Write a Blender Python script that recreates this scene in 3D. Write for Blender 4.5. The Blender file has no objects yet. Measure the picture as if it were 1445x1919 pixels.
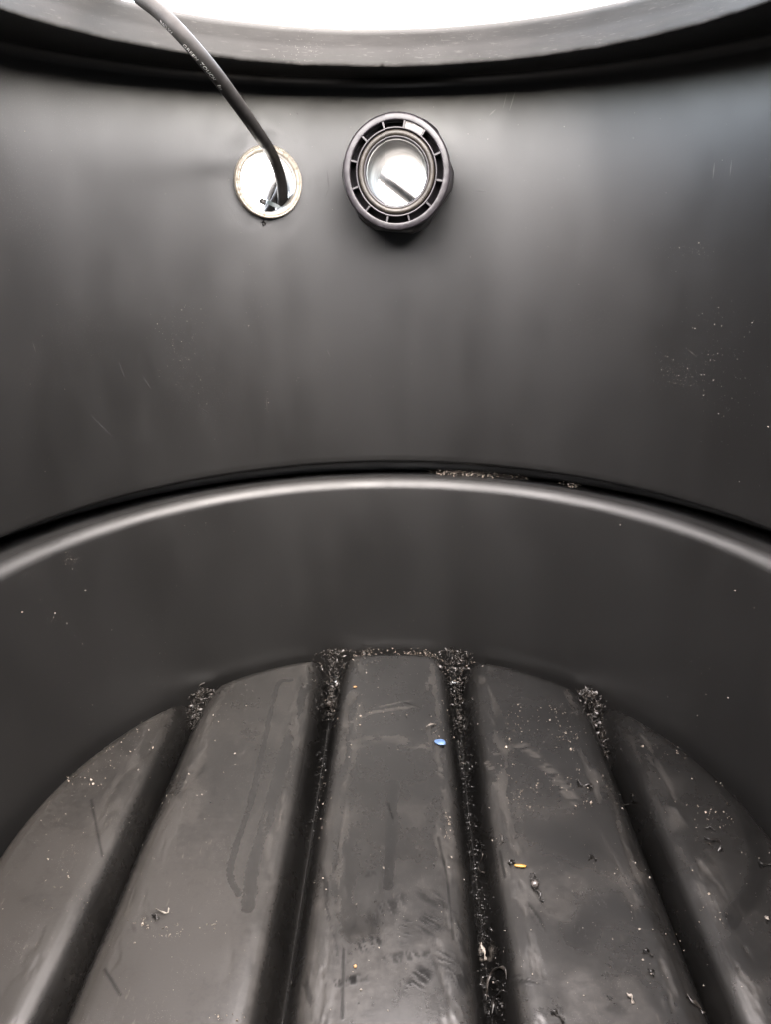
import bpy, math, random
import numpy as np
from mathutils import Vector, Matrix

rng = np.random.default_rng(7)
random.seed(7)
S = 0.30                      # metres per drawing unit (inner radius of the tank at the ledge)
FL = 1.278                    # eye height above the floor, in units
AX, AY = 0.003, 1.251         # tank axis seen from the eye
FPX, PITCH, ROLL = 1386.0, 0.356, 0.008
PW, PH = 1445.0, 1919.0
CAM = np.array([-AX, -AY, FL])
CP, SP = math.cos(PITCH), math.sin(PITCH)
CR, SR = math.cos(ROLL), math.sin(ROLL)
COL = bpy.context.scene.collection

# ------------------------------------------------------------------ helpers
def ray(px, py):
    u = (px - PW/2)/FPX; v = -(py - PH/2)/FPX
    u, v = u*CR + v*SR, -u*SR + v*CR
    return np.array([u, CP + SP*v, CP*v - SP])
def at(px, py, depth):
    return CAM + ray(px, py)*depth

def link(o, parent=None):
    COL.objects.link(o)
    if parent is not None: o.parent = parent
    return o
def mesh_obj(name, V, F, mat, parent=None, smooth=True, origin=None, uv=None):
    """V in units (tank frame); linked as ONE object, in metres."""
    V = np.asarray(V, dtype=np.float64).reshape(-1, 3)
    org = np.zeros(3) if origin is None else np.asarray(origin, float)
    me = bpy.data.meshes.new(name)
    if isinstance(F, np.ndarray) and F.ndim == 2:
        n, k = F.shape
        me.vertices.add(len(V)); me.vertices.foreach_set('co', ((V - org)*S).astype(np.float32).ravel())
        me.loops.add(n*k); me.loops.foreach_set('vertex_index', F.astype(np.int32).ravel())
        me.polygons.add(n)
        me.polygons.foreach_set('loop_start', np.arange(0, n*k, k, dtype=np.int32))
        me.update(calc_edges=True); me.validate()
    else:
        me.from_pydata([tuple(v) for v in (V - org)*S], [], [tuple(f) for f in F])
        me.validate()
    me.polygons.foreach_set('use_smooth', [smooth]*len(me.polygons))
    me.update()
    o = bpy.data.objects.new(name, me)
    if mat: me.materials.append(mat)
    if parent is not None:
        base = np.array(parent.get('_org', (0, 0, 0)))
        o.location = Vector((org - base)*S) if origin is not None else Vector(-base*S)
    else:
        o.location = Vector(org*S)
    return link(o, parent)
def thing(name, label, cat, origin=(0, 0, 0), group=None):
    o = bpy.data.objects.new(name, None); link(o)
    o.empty_display_size = .02
    o.location = Vector(np.asarray(origin, float)*S)
    o['_org'] = [float(x) for x in origin]
    return tag(o, label, cat, group)
def tag(o, label=None, cat=None, group=None, kind=None):
    if label: o['label'] = label
    if cat: o['category'] = cat
    if group: o['group'] = group
    if kind: o['kind'] = kind
    return o
def grid_faces(n, m, wrap_n=False, wrap_m=False, flip=False):
    i = np.arange(n if wrap_n else n-1); j = np.arange(m if wrap_m else m-1)
    I, J = np.meshgrid(i, j, indexing='ij')
    I2, J2 = (I+1) % n, (J+1) % m
    f = np.stack([I*m+J, I2*m+J, I2*m+J2, I*m+J2], -1).reshape(-1, 4)
    return f[:, ::-1] if flip else f
def vnoise(P, scale, seed=0):
    """value noise, P (...,2)"""
    r = np.random.default_rng(seed); T = r.random((128, 128))
    q = np.asarray(P)*scale + 1000.37
    i = np.floor(q).astype(int); f = q - i; f = f*f*(3-2*f)
    a, b = i[..., 0] % 128, i[..., 1] % 128; a2, b2 = (a+1) % 128, (b+1) % 128
    return (T[a, b]*(1-f[..., 0])+T[a2, b]*f[..., 0])*(1-f[..., 1]) + (T[a, b2]*(1-f[..., 0])+T[a2, b2]*f[..., 0])*f[..., 1]
def fbm(P, scale, seed=0, octv=4):
    s = 0; a = .5; n = 0
    for k in range(octv):
        s = s + a*vnoise(P, scale*2**k, seed+k*17); n += a; a *= .5
    return s/n
def seg_dist(P, A, B):
    A = np.asarray(A, float); B = np.asarray(B, float); d = B-A
    t = np.clip(((P-A)@d)/max(d@d, 1e-12), 0, 1)
    return np.linalg.norm(P-(A+t[..., None]*d), axis=-1)
def poly_dist(P, pts):
    return np.min([seg_dist(P, a, b) for a, b in zip(pts[:-1], pts[1:])], axis=0)
def sstep(a, b, x):
    t = np.clip((x-a)/(b-a), 0, 1); return t*t*(3-2*t)

def catmull(pts, n=14):
    P = np.array(pts, float); P = np.concatenate([[2*P[0]-P[1]], P, [2*P[-1]-P[-2]]]); out = []
    for i in range(1, len(P)-2):
        p0, p1, p2, p3 = P[i-1:i+3]
        for t in np.linspace(0, 1, n, endpoint=False):
            out.append(.5*((2*p1)+(-p0+p2)*t+(2*p0-5*p1+4*p2-p3)*t*t+(-p0+3*p1-3*p2+p3)*t**3))
    out.append(P[-2]); return np.array(out)
# ------------------------------------------------------------------ materials
class NT:
    def __init__(s, name):
        s.m = bpy.data.materials.new(name); s.m.use_nodes = True
        s.t = s.m.node_tree; s.n = s.t.nodes; s.b = s.n['Principled BSDF']
    def new(s, typ, **kw):
        nd = s.n.new(typ)
        for k, v in kw.items():
            if hasattr(nd, k): setattr(nd, k, v)
        return nd
    def l(s, a, b): s.t.links.new(a, b)
    def setin(s, nd, k, v):
        if hasattr(v, 'links'): s.l(v, nd.inputs[k])
        else: nd.inputs[k].default_value = v
    def math(s, op, a, b=0.0, c=None, clamp=False):
        nd = s.new('ShaderNodeMath', operation=op); nd.use_clamp = clamp
        s.setin(nd, 0, a); s.setin(nd, 1, b)
        if c is not None: s.setin(nd, 2, c)
        return nd.outputs[0]
    def vmath(s, op, a, b=None):
        nd = s.new('ShaderNodeVectorMath', operation=op); s.setin(nd, 0, a)
        if b is not None: s.setin(nd, 1, b)
        return nd
    def coord(s, scale=(1, 1, 1)):
        tc = s.new('ShaderNodeTexCoord'); mp = s.new('ShaderNodeMapping')
        mp.inputs['Scale'].default_value = scale
        s.l(tc.outputs['Object'], mp.inputs['Vector']); return mp.outputs[0]
    def noise(s, vec, scale, detail=4, rough=.55, dist=0):
        nd = s.new('ShaderNodeTexNoise'); s.l(vec, nd.inputs['Vector'])
        nd.inputs['Scale'].default_value = scale; nd.inputs['Detail'].default_value = detail
        nd.inputs['Roughness'].default_value = rough; nd.inputs['Distortion'].default_value = dist
        return nd.outputs[0]
    def voro(s, vec, scale, feature='F1'):
        nd = s.new('ShaderNodeTexVoronoi', feature=feature); s.l(vec, nd.inputs['Vector'])
        nd.inputs['Scale'].default_value = scale; return nd.outputs['Distance']
    def rmap(s, v, a, b, c, d, smooth=True):
        nd = s.new('ShaderNodeMapRange'); nd.interpolation_type = 'SMOOTHSTEP' if smooth else 'LINEAR'
        s.l(v, nd.inputs[0])
        for i, x in zip((1, 2, 3, 4), (a, b, c, d)): nd.inputs[i].default_value = x
        return nd.outputs[0]
    def mix(s, f, a, b):
        nd = s.new('ShaderNodeMix', data_type='RGBA')
        s.setin(nd, 0, f)
        for i, x in ((6, a), (7, b)):
            if hasattr(x, 'links'): s.l(x, nd.inputs[i])
            else: nd.inputs[i].default_value = (*x, 1)
        return nd.outputs[2]
    def attr(s, name):
        nd = s.new('ShaderNodeAttribute'); nd.attribute_name = name; return nd.outputs['Fac']
    def bump(s, h, strength, dist, prev=None):
        nd = s.new('ShaderNodeBump'); nd.inputs['Strength'].default_value = strength
        nd.inputs['Distance'].default_value = dist; s.l(h, nd.inputs['Height'])
        if prev is not None: s.l(prev, nd.inputs['Normal'])
        return nd.outputs[0]
    def capsules(s, vec, segs):
        """max over segments of a soft line mask; segs: (A,B,width) in metres"""
        out = None
        for A, B, w in segs:
            d = B-A; L2 = float(d@d)
            pa = s.vmath('SUBTRACT', vec, tuple(A)).outputs[0]
            dt = s.vmath('DOT_PRODUCT', pa, tuple(d/L2)).outputs['Value']
            h = s.math('ADD', dt, 0.0, clamp=True)
            nd = s.new('ShaderNodeVectorMath', operation='SCALE'); nd.inputs[0].default_value = tuple(d); s.l(h, nd.inputs['Scale'])
            ln = s.vmath('LENGTH', s.vmath('SUBTRACT', pa, nd.outputs[0]).outputs[0]).outputs['Value']
            # taper to the ends
            wv = s.math('MULTIPLY', s.math('SUBTRACT', 1.25, s.math('ABSOLUTE', s.math('MULTIPLY_ADD', h, 2.0, -1.0))), w)
            q = s.math('SUBTRACT', 1.0, s.math('DIVIDE', ln, wv), clamp=True)
            out = q if out is None else s.math('MAXIMUM', out, q)
        return out
    def set(s, **kw):
        names = dict(color='Base Color', rough='Roughness', metal='Metallic', spec='Specular IOR Level', normal='Normal', ior='IOR', sub='Subsurface Weight', trans='Transmission Weight')
        for k, v in kw.items():
            i = s.b.inputs[names[k]]
            if hasattr(v, 'links'): s.l(v, i)
            elif isinstance(v, tuple): i.default_value = (*v, 1)
            else: i.default_value = v
        return s.m

WALL_ROUGH, FLOOR_ROUGH = .36, .25
BLACK = (.004, .0039, .0038)

def simple(name, col, rough, var=.25, nscale=60, spec=.5, bump=.1):
    n = NT(name); v = n.coord()
    f = n.noise(v, nscale, 5)
    c = n.mix(n.rmap(f, .3, .7, 0, 1), tuple(x*(1-var) for x in col), tuple(min(1, x*(1+var)) for x in col))
    r = n.rmap(n.noise(v, nscale*.4, 3), .3, .7, max(.02, rough-.08), min(1, rough+.08))
    return n.set(color=c, rough=r, spec=spec, normal=n.bump(n.noise(v, nscale*5, 3), bump, .0006))

# ------------------------------------------------------------------ tank geometry functions
R_TOP, R_CR = .975, 1.0            # wall radius under the flange / at the ledge
H_CR = FL-.6725                      # ledge crease height above the floor
R_LIP, H_LIP = .938, FL-.7065
R_FL = .895
H_UND = FL+.3900                     # underside of the top flange
BACK = 0.75                         # straight sides run this far back, then close in a half circle
def arc(cx, cz, r, a0, a1, n):
    a = np.radians(np.linspace(a0, a1, n)); return [(cx+r*math.cos(t), cz+r*math.sin(t)) for t in a]
def lin(a, b, n):
    return [(a[0]+(b[0]-a[0])*t, a[1]+(b[1]-a[1])*t) for t in np.linspace(0, 1, n)]
prof = []
prof += lin((.682, H_UND-.001), (R_TOP-.03, H_UND-.002), 40)
rf = .024
prof += arc(R_TOP-rf, H_UND-rf, rf, 88, 1, 22)
zt = H_UND-rf
prof += lin((R_TOP, zt-.004), (R_CR-.001, H_CR+.024), 200)
# the upper wall rolls under at its foot and leaves a narrow dark gap above the ledge
prof += [(R_CR+.022-.022*math.cos(a), H_CR+.020-.020*math.sin(a)) for a in np.radians(np.linspace(5, 88, 12))]
prof += lin((R_CR+.030, H_CR), (R_CR+.210, H_CR-.001), 7) + lin((R_CR+.214, H_CR-.006), (R_CR+.214, H_LIP-.052), 4)
prof += lin((R_CR+.208, H_LIP-.056), (R_CR+.020, H_LIP-.010), 10)
rl = .034
rl = .034
c0 = (R_LIP+rl-.004, H_LIP-rl)
prof += lin((R_CR+.010, H_LIP-.0085), (c0[0]+.012, H_LIP-.0022), 26)
prof += arc(c0[0], c0[1], rl, 72, 178, 34)
zl0 = c0[1]; r0 = c0[0]-rl
prof += lin((r0-.0003, zl0-.004), (R_FL, .0), 80)
prof += lin((R_FL-.0003, -.006), (R_FL-.003, -.085), 8)
prof = np.array(prof)
zin = np.array([p[1] for p in prof]); rin = np.array([p[0] for p in prof])
k0 = 62
def r_at(z):
    """inner radius of the wall at height z (below the flange)"""
    return np.interp(z, [-.1, 0, zl0, H_LIP-.004, H_LIP+.001, H_CR, H_CR+.024, zt, H_UND], [R_FL, R_FL, r0, r0+.008, R_CR+.06, R_CR+.03, R_CR-.001, R_TOP, R_TOP-rf])
def hit(px, py):
    d = ray(px, py); t = np.linspace(.4, 4.5, 6000)
    P = CAM + d*t[:, None]
    r = np.where(P[:, 1] > 0, np.hypot(P[:, 0], P[:, 1]), np.abs(P[:, 0]))
    ins = (r < r_at(P[:, 2])) & (P[:, 2] > 0) & (P[:, 2] < H_UND)
    bad = np.where(~ins)[0]
    bad = bad[bad > 0]
    a, b = t[bad[0]-1], t[bad[0]]
    for _ in range(20):
        m = (a+b)/2; p = CAM+d*m; rr = math.hypot(p[0], p[1]) if p[1] > 0 else abs(p[0])
        if rr < r_at(p[2]) and 0 < p[2] < H_UND: a = m
        else: b = m
    p = CAM+d*a
    if p[2] < .004: return p, np.array([0, 0, 1.])
    n = np.array([-p[0], -p[1], 0]); n /= np.linalg.norm(n); return p, n
def ring_path(nf, ns, nb):
    """unit stadium: returns (centre, direction) arrays so that point = centre + r*direction"""
    C, D, sarc = [], [], []
    for t in np.linspace(0, math.pi, nf): C.append((0, 0)); D.append((math.cos(t), math.sin(t)))
    for t in np.linspace(0, 1, ns+2)[1:-1]: C.append((0, -BACK*t)); D.append((-1, 0))
    for t in np.linspace(math.pi, 2*math.pi, nb): C.append((0, -BACK)); D.append((math.cos(t), math.sin(t)))
    for t in np.linspace(1, 0, ns+2)[1:-1]: C.append((0, -BACK*t)); D.append((1, 0))
    return np.array(C, float), np.array(D, float)
def sweep(profile, nf, ns=60, nb=40, wobble=None):
    C, D = ring_path(nf, ns, nb)
    n, m = len(C), len(profile)
    pr = np.repeat(profile[None], n, 0).copy()
    if wobble is not None: pr = wobble(pr, D)
    V = np.zeros((n, m, 3))
    V[..., 0] = C[:, None, 0]+D[:, None, 0]*pr[..., 0]
    V[..., 1] = C[:, None, 1]+D[:, None, 1]*pr[..., 0]
    V[..., 2] = pr[..., 1]
    return V

# conduit and connector placement
COND, _ = hit(500, 342)
CONN_W, _ = hit(757, 340)
def radial(p):
    a = np.array([p[0], p[1], 0]); return a/np.linalg.norm(a)
A_COND = radial(COND)
A_CONN = radial(CONN_W)
# the connector's face lies on the sight line through its centre, LCON in front of the wall
LCON = .235
dd = ray(743, 323)
CONN_F = CAM + dd*((CONN_W[1]-LCON-CAM[1])/dd[1])
A_CONN = A_CONN + np.array([0.0, 0, 0]); A_CONN /= np.linalg.norm(A_CONN)
def axis_dist(V, P0, a):
    q = V-P0; al = q@a; return np.linalg.norm(q-al[..., None]*a, axis=-1), al
RC_OUT, RC_IN = .0905, .0745

# ------------------------------------------------------------------ materials of the tank
def wall_material():
    n = NT('black_moulded_plastic_wall'); v = n.coord()
    spk = n.voro(v, 900)
    dens = n.rmap(n.noise(v, 9, 4, .6), .52, .75, 0, 1)
    speck = n.math('MULTIPLY', n.rmap(spk, .10, .16, 1, 0), dens)
    scuff = n.attr('scuff')
    H = lambda x, y: (hit(x, y)[0])*S
    dark = [((222, 680), (235, 712), .0006), ((268, 708), (283, 731), .0007), ((170, 780), (212, 820), .0007), ((376, 765), (391, 776), .0005),
            ((612, 318), (616, 356), .0006), ((608, 372), (616, 352), .0004), ((638, 185), (638, 192), .0006), ((700, 320), (703, 331), .0004),
            ((890, 357), (912, 358), .0007), ((555, 212), (559, 213), .0008)]
    light = [((968, 167), (956, 207), .0006), ((952, 170), (944, 203), .0004), ((930, 205), (918, 216), .0007),
             ((612, 655), (618, 668), .0004), ((1340, 305), (1337, 335), .0006), ((1372, 300), (1369, 330), .0005), ((498, 745), (500, 770), .0003),
             ((1290, 655), (1306, 668), .0003), ((60, 640), (66, 660), .0003), ((1030, 1320), (1040, 1342), .0003)]
    ld = n.capsules(v, [(H(*a), H(*b), w) for a, b, w in dark])
    ll = n.capsules(v, [(H(*a), H(*b), w) for a, b, w in light])
    sm = n.noise(n.coord((1, 1, .45)), 7, 5, .6, .6)
    smf = n.rmap(sm, .35, .75, 0, 1)
    c = n.mix(smf, BLACK, (.006, .0058, .0057))
    c = n.mix(n.math('MULTIPLY', speck, .6), c, (.12, .11, .10))
    c = n.mix(n.math('MULTIPLY', scuff, .55), c, (.003, .0029, .0028))
    c = n.mix(n.math('MULTIPLY', ld, .8), c, (.002, .002, .002))
    c = n.mix(n.math('MULTIPLY', ll, .7), c, (.07, .064, .06))
    r = n.rmap(n.noise(n.coord((1, 1, .6)), 5, 5, .6), .3, .7, WALL_ROUGH-.06, WALL_ROUGH+.07)
    r = n.math('ADD', r, n.rmap(n.noise(n.coord((1, 1, .12)), 26, 5, .6, .3), .3, .7, -.014, .014))
    r = n.math('ADD', r, n.math('MULTIPLY', n.math('MAXIMUM', speck, n.math('MAXIMUM', n.math('MULTIPLY', scuff, .3), ld)), .25), clamp=True)
    r = n.math('ADD', r, n.math('MULTIPLY', n.attr('rub'), .16), clamp=True)
    big = n.noise(n.coord((1, 1, .35)), 9, 1.5, .4)      # slow waviness left by the moulding
    b1 = n.bump(big, .8, .0050)
    fine = n.noise(v, 1400, 2)
    b2 = n.bump(fine, .13, .0003, n.bump(n.noise(n.coord((1, 1, .5)), 55, 3, .5), .06, .0015, b1))
    b3 = n.bump(n.math('MAXIMUM', n.math('MAXIMUM', speck, n.math('MULTIPLY', scuff, n.noise(v, 420, 3))), ld), .2, .0003, b2)
    return n.set(color=c, rough=r, normal=b3, spec=.64)
def rim_material():
    n = NT('black_plastic_cut_rim'); 
    v = n.coord((1, 1, 3.0)); vo = n.coord()
    smear = n.noise(n.coord((.7, .7, 4)), 30, 5, .62, .8)
    c = n.mix(n.rmap(smear, .35, .7, 0, 1), (.007, .0067, .0064), (.010, .0095, .0090))
    spk = n.math('MULTIPLY', n.rmap(n.voro(vo, 500), .08, .15, 1, 0), n.rmap(n.noise(vo, 14), .5, .7, 0, 1))
    c = n.mix(n.math('MULTIPLY', spk, .6), c, (.12, .11, .10))
    scr = n.rmap(n.noise(n.coord((6, 6, 60)), 22, 3, .5), .62, .70, 0, 1)
    c = n.mix(n.math('MULTIPLY', scr, .25), c, (.05, .047, .044))
    r = n.rmap(smear, .3, .7, .42, .52)
    b = n.bump(n.noise(v, 30, 3), .12, .0010)
    b = n.bump(n.noise(vo, 900, 2), .08, .0003, b)
    return n.set(color=c, rough=r, normal=b, spec=.17)
def floor_material():
    n = NT('black_moulded_plastic_floor'); v = n.coord()
    dust = n.attr('dust'); gouge = n.attr('gouge'); wet = n.attr('wet')  # dust holds the dirt film plus the floor's painted light falloff
    fine = n.noise(v, 260, 6, .7)
    film = n.math('MULTIPLY', n.math('MULTIPLY', dust, n.rmap(fine, .3, .75, .55, 1.15)), n.math('SUBTRACT', 1.0, n.math('MULTIPLY', gouge, .9)), clamp=True)
    spk = n.math('MULTIPLY', n.rmap(n.voro(v, 800), .12, .2, 1, 0), n.rmap(n.noise(v, 22, 4, .65), .5, .7, 0, 1))
    spk = n.math('MULTIPLY', spk, n.math('ADD', dust, .25, clamp=True))
    c = n.mix(n.rmap(n.noise(v, 12, 4), .3, .7, 0, 1), (.0020, .00195, .0019), (.0034, .0033, .0032))
    c = n.mix(n.math('MULTIPLY', film, .076), c, (.195, .178, .160))
    c = n.mix(n.math('MULTIPLY', spk, .55), c, (.10, .09, .08))
    c = n.mix(n.math('MULTIPLY', gouge, .55), c, (.002, .002, .002))
    r = n.rmap(n.noise(v, 16, 5, .65), .3, .7, FLOOR_ROUGH-.05, FLOOR_ROUGH+.06)
    r = n.math('ADD', r, n.math('MULTIPLY', film, .12))
    r = n.math('SUBTRACT', r, n.math('MULTIPLY', wet, .10))
    r = n.math('ADD', r, n.math('MULTIPLY', gouge, .15), clamp=True)
    hair = n.math('MULTIPLY', n.rmap(n.noise(n.coord((1, .22, 1)), 420, 3, .6), .62, .72, 0, 1), n.rmap(n.noise(v, 18, 4), .45, .65, 0, 1))
    c = n.mix(n.math('MULTIPLY', n.math('MULTIPLY', hair, dust), .5), c, (.06, .053, .046))
    spec = n.math('MULTIPLY', n.math('SUBTRACT', 1.0, n.math('MULTIPLY', gouge, .8)), .42)
    b = n.bump(n.noise(v, 11, 1.5, .4), .35, .004)
    b = n.bump(n.noise(v, 700, 3), .08, .0004, b)
    b = n.bump(spk, .3, .0006, b)
    b = n.bump(n.math('MULTIPLY', gouge, n.noise(v, 330, 3)), .3, .0006, b)
    return n.set(color=c, rough=r, normal=b, spec=spec)
M_WALL, M_RIM, M_FLOOR = wall_material(), rim_material(), floor_material()

# ------------------------------------------------------------------ the tank
tank = thing('plastic_tank', 'black moulded plastic tank seen from inside, with flanged rim, ledge and ribbed floor', 'tank')
def float_attr(o, name, val):
    a = o.data.attributes.new(name, 'FLOAT', 'POINT'); a.data.foreach_set('value', np.asarray(val, np.float32).ravel())
CUT_L, CUT_R, CUT_H, CUT_W = -1.3, -1.3, FL+5, .85
def cut_away(c):
    """the near side of the tank is sawn open down to the ledge"""
    return (c[:, 1] < np.where(c[:, 0] < 0, CUT_L, CUT_R)) & (np.abs(c[:, 0]) < CUT_W) & (c[:, 2] > CUT_H)
def build_wall():
    V = sweep(prof, 680)
    n, m = V.shape[:2]
    P = V.reshape(-1, 3)
    # outer skin: the same profile, one wall thickness outside
    F = grid_faces(n, m, wrap_n=True, flip=False)
    out = np.array([(.69, H_UND+.016), (R_TOP-.02, H_UND+.018), (R_TOP+.005, H_UND+.006), (R_TOP+.022, H_UND-.03)] +
                   lin((R_TOP+.024, zt), (R_CR+.024, H_CR+.05), 150) + [(R_CR+.05, H_CR+.025), (R_CR+.230, H_CR+.015), (R_CR+.236, H_LIP-.055), (R_CR+.21, H_LIP-.072), (R_LIP+.07, H_LIP-.035), (R_LIP+.028, H_LIP-.07)] +
                   lin((R_LIP+.026, H_LIP-.09), (R_FL+.022, -.10), 10) + [(R_FL-.003, -.115), (R_FL-.003, -.085)])
    Vo = sweep(out, 680); mo = Vo.shape[1]
    Fo = grid_faces(n, mo, wrap_n=True, flip=True) + len(P)
    P = np.concatenate([P, Vo.reshape(-1, 3)]); F = np.concatenate([F, Fo])
    cen = P[F].mean(1)
    d1, l1 = axis_dist(cen, COND, A_COND); d2, l2 = axis_dist(cen, CONN_F, A_CONN)
    hole = ((d1 < .0845) & (np.abs(l1) < .2)) | ((d2 < .105) & (np.abs(l2) < .6))
    F = F[~hole]
    F = F[~cut_away(P[F].mean(1))]
    o = mesh_obj('wall', P, F, M_WALL, tank)
    d1, _ = axis_dist(P, COND, A_COND)
    ang = np.arctan2(P[:, 2]-COND[2], P[:, 0]-COND[0])
    nz = fbm(np.stack([ang*1.2, d1*6], -1), 2.2, 5, 3)
    sc = sstep(.175, .115, d1+.05*(nz-.5)) * sstep(.35, .62, fbm(np.stack([ang, d1*22], -1), 2.5, 9, 4))
    float_attr(o, 'scuff', np.clip(sc, 0, 1))
    rr = np.hypot(P[:, 0], P[:, 1]); lipm = np.exp(-((P[:, 2]-H_LIP+.010)/.020)**2)*(P[:, 2] < H_LIP+.002)     # the lip is scuffed dull
    float_attr(o, 'rub', lipm*(.7+.6*fbm(np.stack([np.arctan2(P[:, 1], P[:, 0])*4, P[:, 2]*9], -1), 3, 15, 4)))
    return o
build_wall()
def build_rim():
    p = [(.682, FL+.404), (.684, FL+.415), (.6835, FL+.428), (.6815, FL+.4325), (.677, FL+.4350), (.671, FL+.4350), (.6675, FL+.4338), (.6655, FL+.4315), (.6645, FL+.428)]
    p += [(.6640+(.6700-.6640)*t + (.0012*t/.45 if t < .45 else .0012*(1-t)/.55), FL+.426+(.3655-.426)*t) for t in np.linspace(0, 1, 14)]
    p += [(.6705, FL+.3640), (.6712, FL+.3622), (.6730, FL+.3612), (.6755, FL+.3615), (.6780, FL+.3640), (.682, H_UND-.001)]
    p = np.array(p)
    def wob(pr, D):
        th = np.arctan2(D[:, 1], D[:, 0])
        q = np.stack([th*3, th*0], -1)
        w = (fbm(q, 5, 3, 4)-.5); w2 = (vnoise(q, 40, 8)-.5); w3 = (fbm(q, 3, 31, 3)-.5)
        ks = np.arange(len(p)); low = np.clip((ks-14)/8, 0, 1)*np.clip((28-ks)/5, 0, 1); top = np.clip(1-np.abs(ks-7)/6, 0, 1)
        pr[..., 1] += low[None]*(w*.006+w2*.0012)[:, None] + top[None]*(w3*.002)[:, None]
        pr[..., 0] += low[None]*(w3*.003)[:, None] + top[None]*(w*.0015)[:, None]
        # a small nick in the lower edge
        nick = np.exp(-((th-1.575)/.006)**2); pr[..., 1] += (low*nick[:, None])*.004
        return pr
    V = sweep(p, 520, wobble=wob)
    F = grid_faces(V.shape[0], V.shape[1], wrap_n=True)
    F = F[~cut_away(V.reshape(-1, 3)[F].mean(1))]
    return mesh_obj('rim', V, F, M_RIM, tank)
build_rim()

# floor: raised planks with channels between them
YAW = .027
GROOVES = [-.593, -.198, .198, .593]
_g = np.array([(0, .102), (.004, .100), (.009, .094), (.0130, .084), (.018, .068), (.024, .0525), (.031, .0385), (.040, .0265), (.051, .0160), (.064, .0085), (.080, .0034), (.100, .0006), (.120, 0), (.2, 0)])
_t = np.linspace(-.15, .15, 1201); _y = np.interp(np.abs(_t), _g[:, 0], _g[:, 1])
_k = np.exp(-.5*(np.arange(-60, 61)*.00025/.0042)**2); _k /= _k.sum()
_ys = np.convolve(np.pad(_y, 60, mode='edge'), _k, mode='valid')
_w = sstep(.004, .02, np.abs(_t)); _ys = _ys*_w+_y*(1-_w)            # keep the crease at the bottom, soften the shoulders
gp = np.stack([_t[600::4]*.68, _ys[600::4]], -1); gp = np.concatenate([gp, [(9, 0)]])
def edge_d(x, y):
    return np.where(y > 0, R_FL-np.hypot(x, y), np.where(y > -BACK, R_FL-np.abs(x), R_FL-np.hypot(x, y+BACK)))
def floor_z(x, y):
    xp = x-YAW*y; d = np.maximum(edge_d(x, y), 0)
    wid = 1+.9*np.exp(-d/.045)
    dep = np.zeros_like(xp)
    for g in GROOVES:
        gx = gp[:, 0].copy()
        if abs(g) > .4: gx = gx*np.interp(gx, [0, .012, .024, .05], [.3, .5, .8, 1])      # the outer channels are narrow at the bottom
        dep = np.maximum(dep, np.interp(np.abs(xp-g)/wid, gx, gp[:, 1]))
    e = np.interp(d, [0, .006, .012, .019, .028, .040, .056, 9], [.085, .070, .046, .026, .011, .0035, 0, 0])
    z = -np.maximum(dep, e) - .25*np.minimum(dep, e)
    # planks crown very slightly
    ph = ((xp+.198) % .396)/.396
    return z + .004*np.sin(math.pi*ph)-.002
def fp(px, py, zoff=0.0):
    """point on the floor seen at a photo pixel"""
    d = ray(px, py); t = -CAM[2]/d[2]
    for _ in range(6):
        p = CAM+d*t; z = float(floor_z(np.array([p[0]]), np.array([p[1]]))[0]); t = (z-CAM[2])/d[2]
    p = CAM+d*t; p[2] += zoff; return p
def flat(px, py):
    d = ray(px, py); return (CAM+d*(-CAM[2]/d[2]))[:2]
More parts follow.
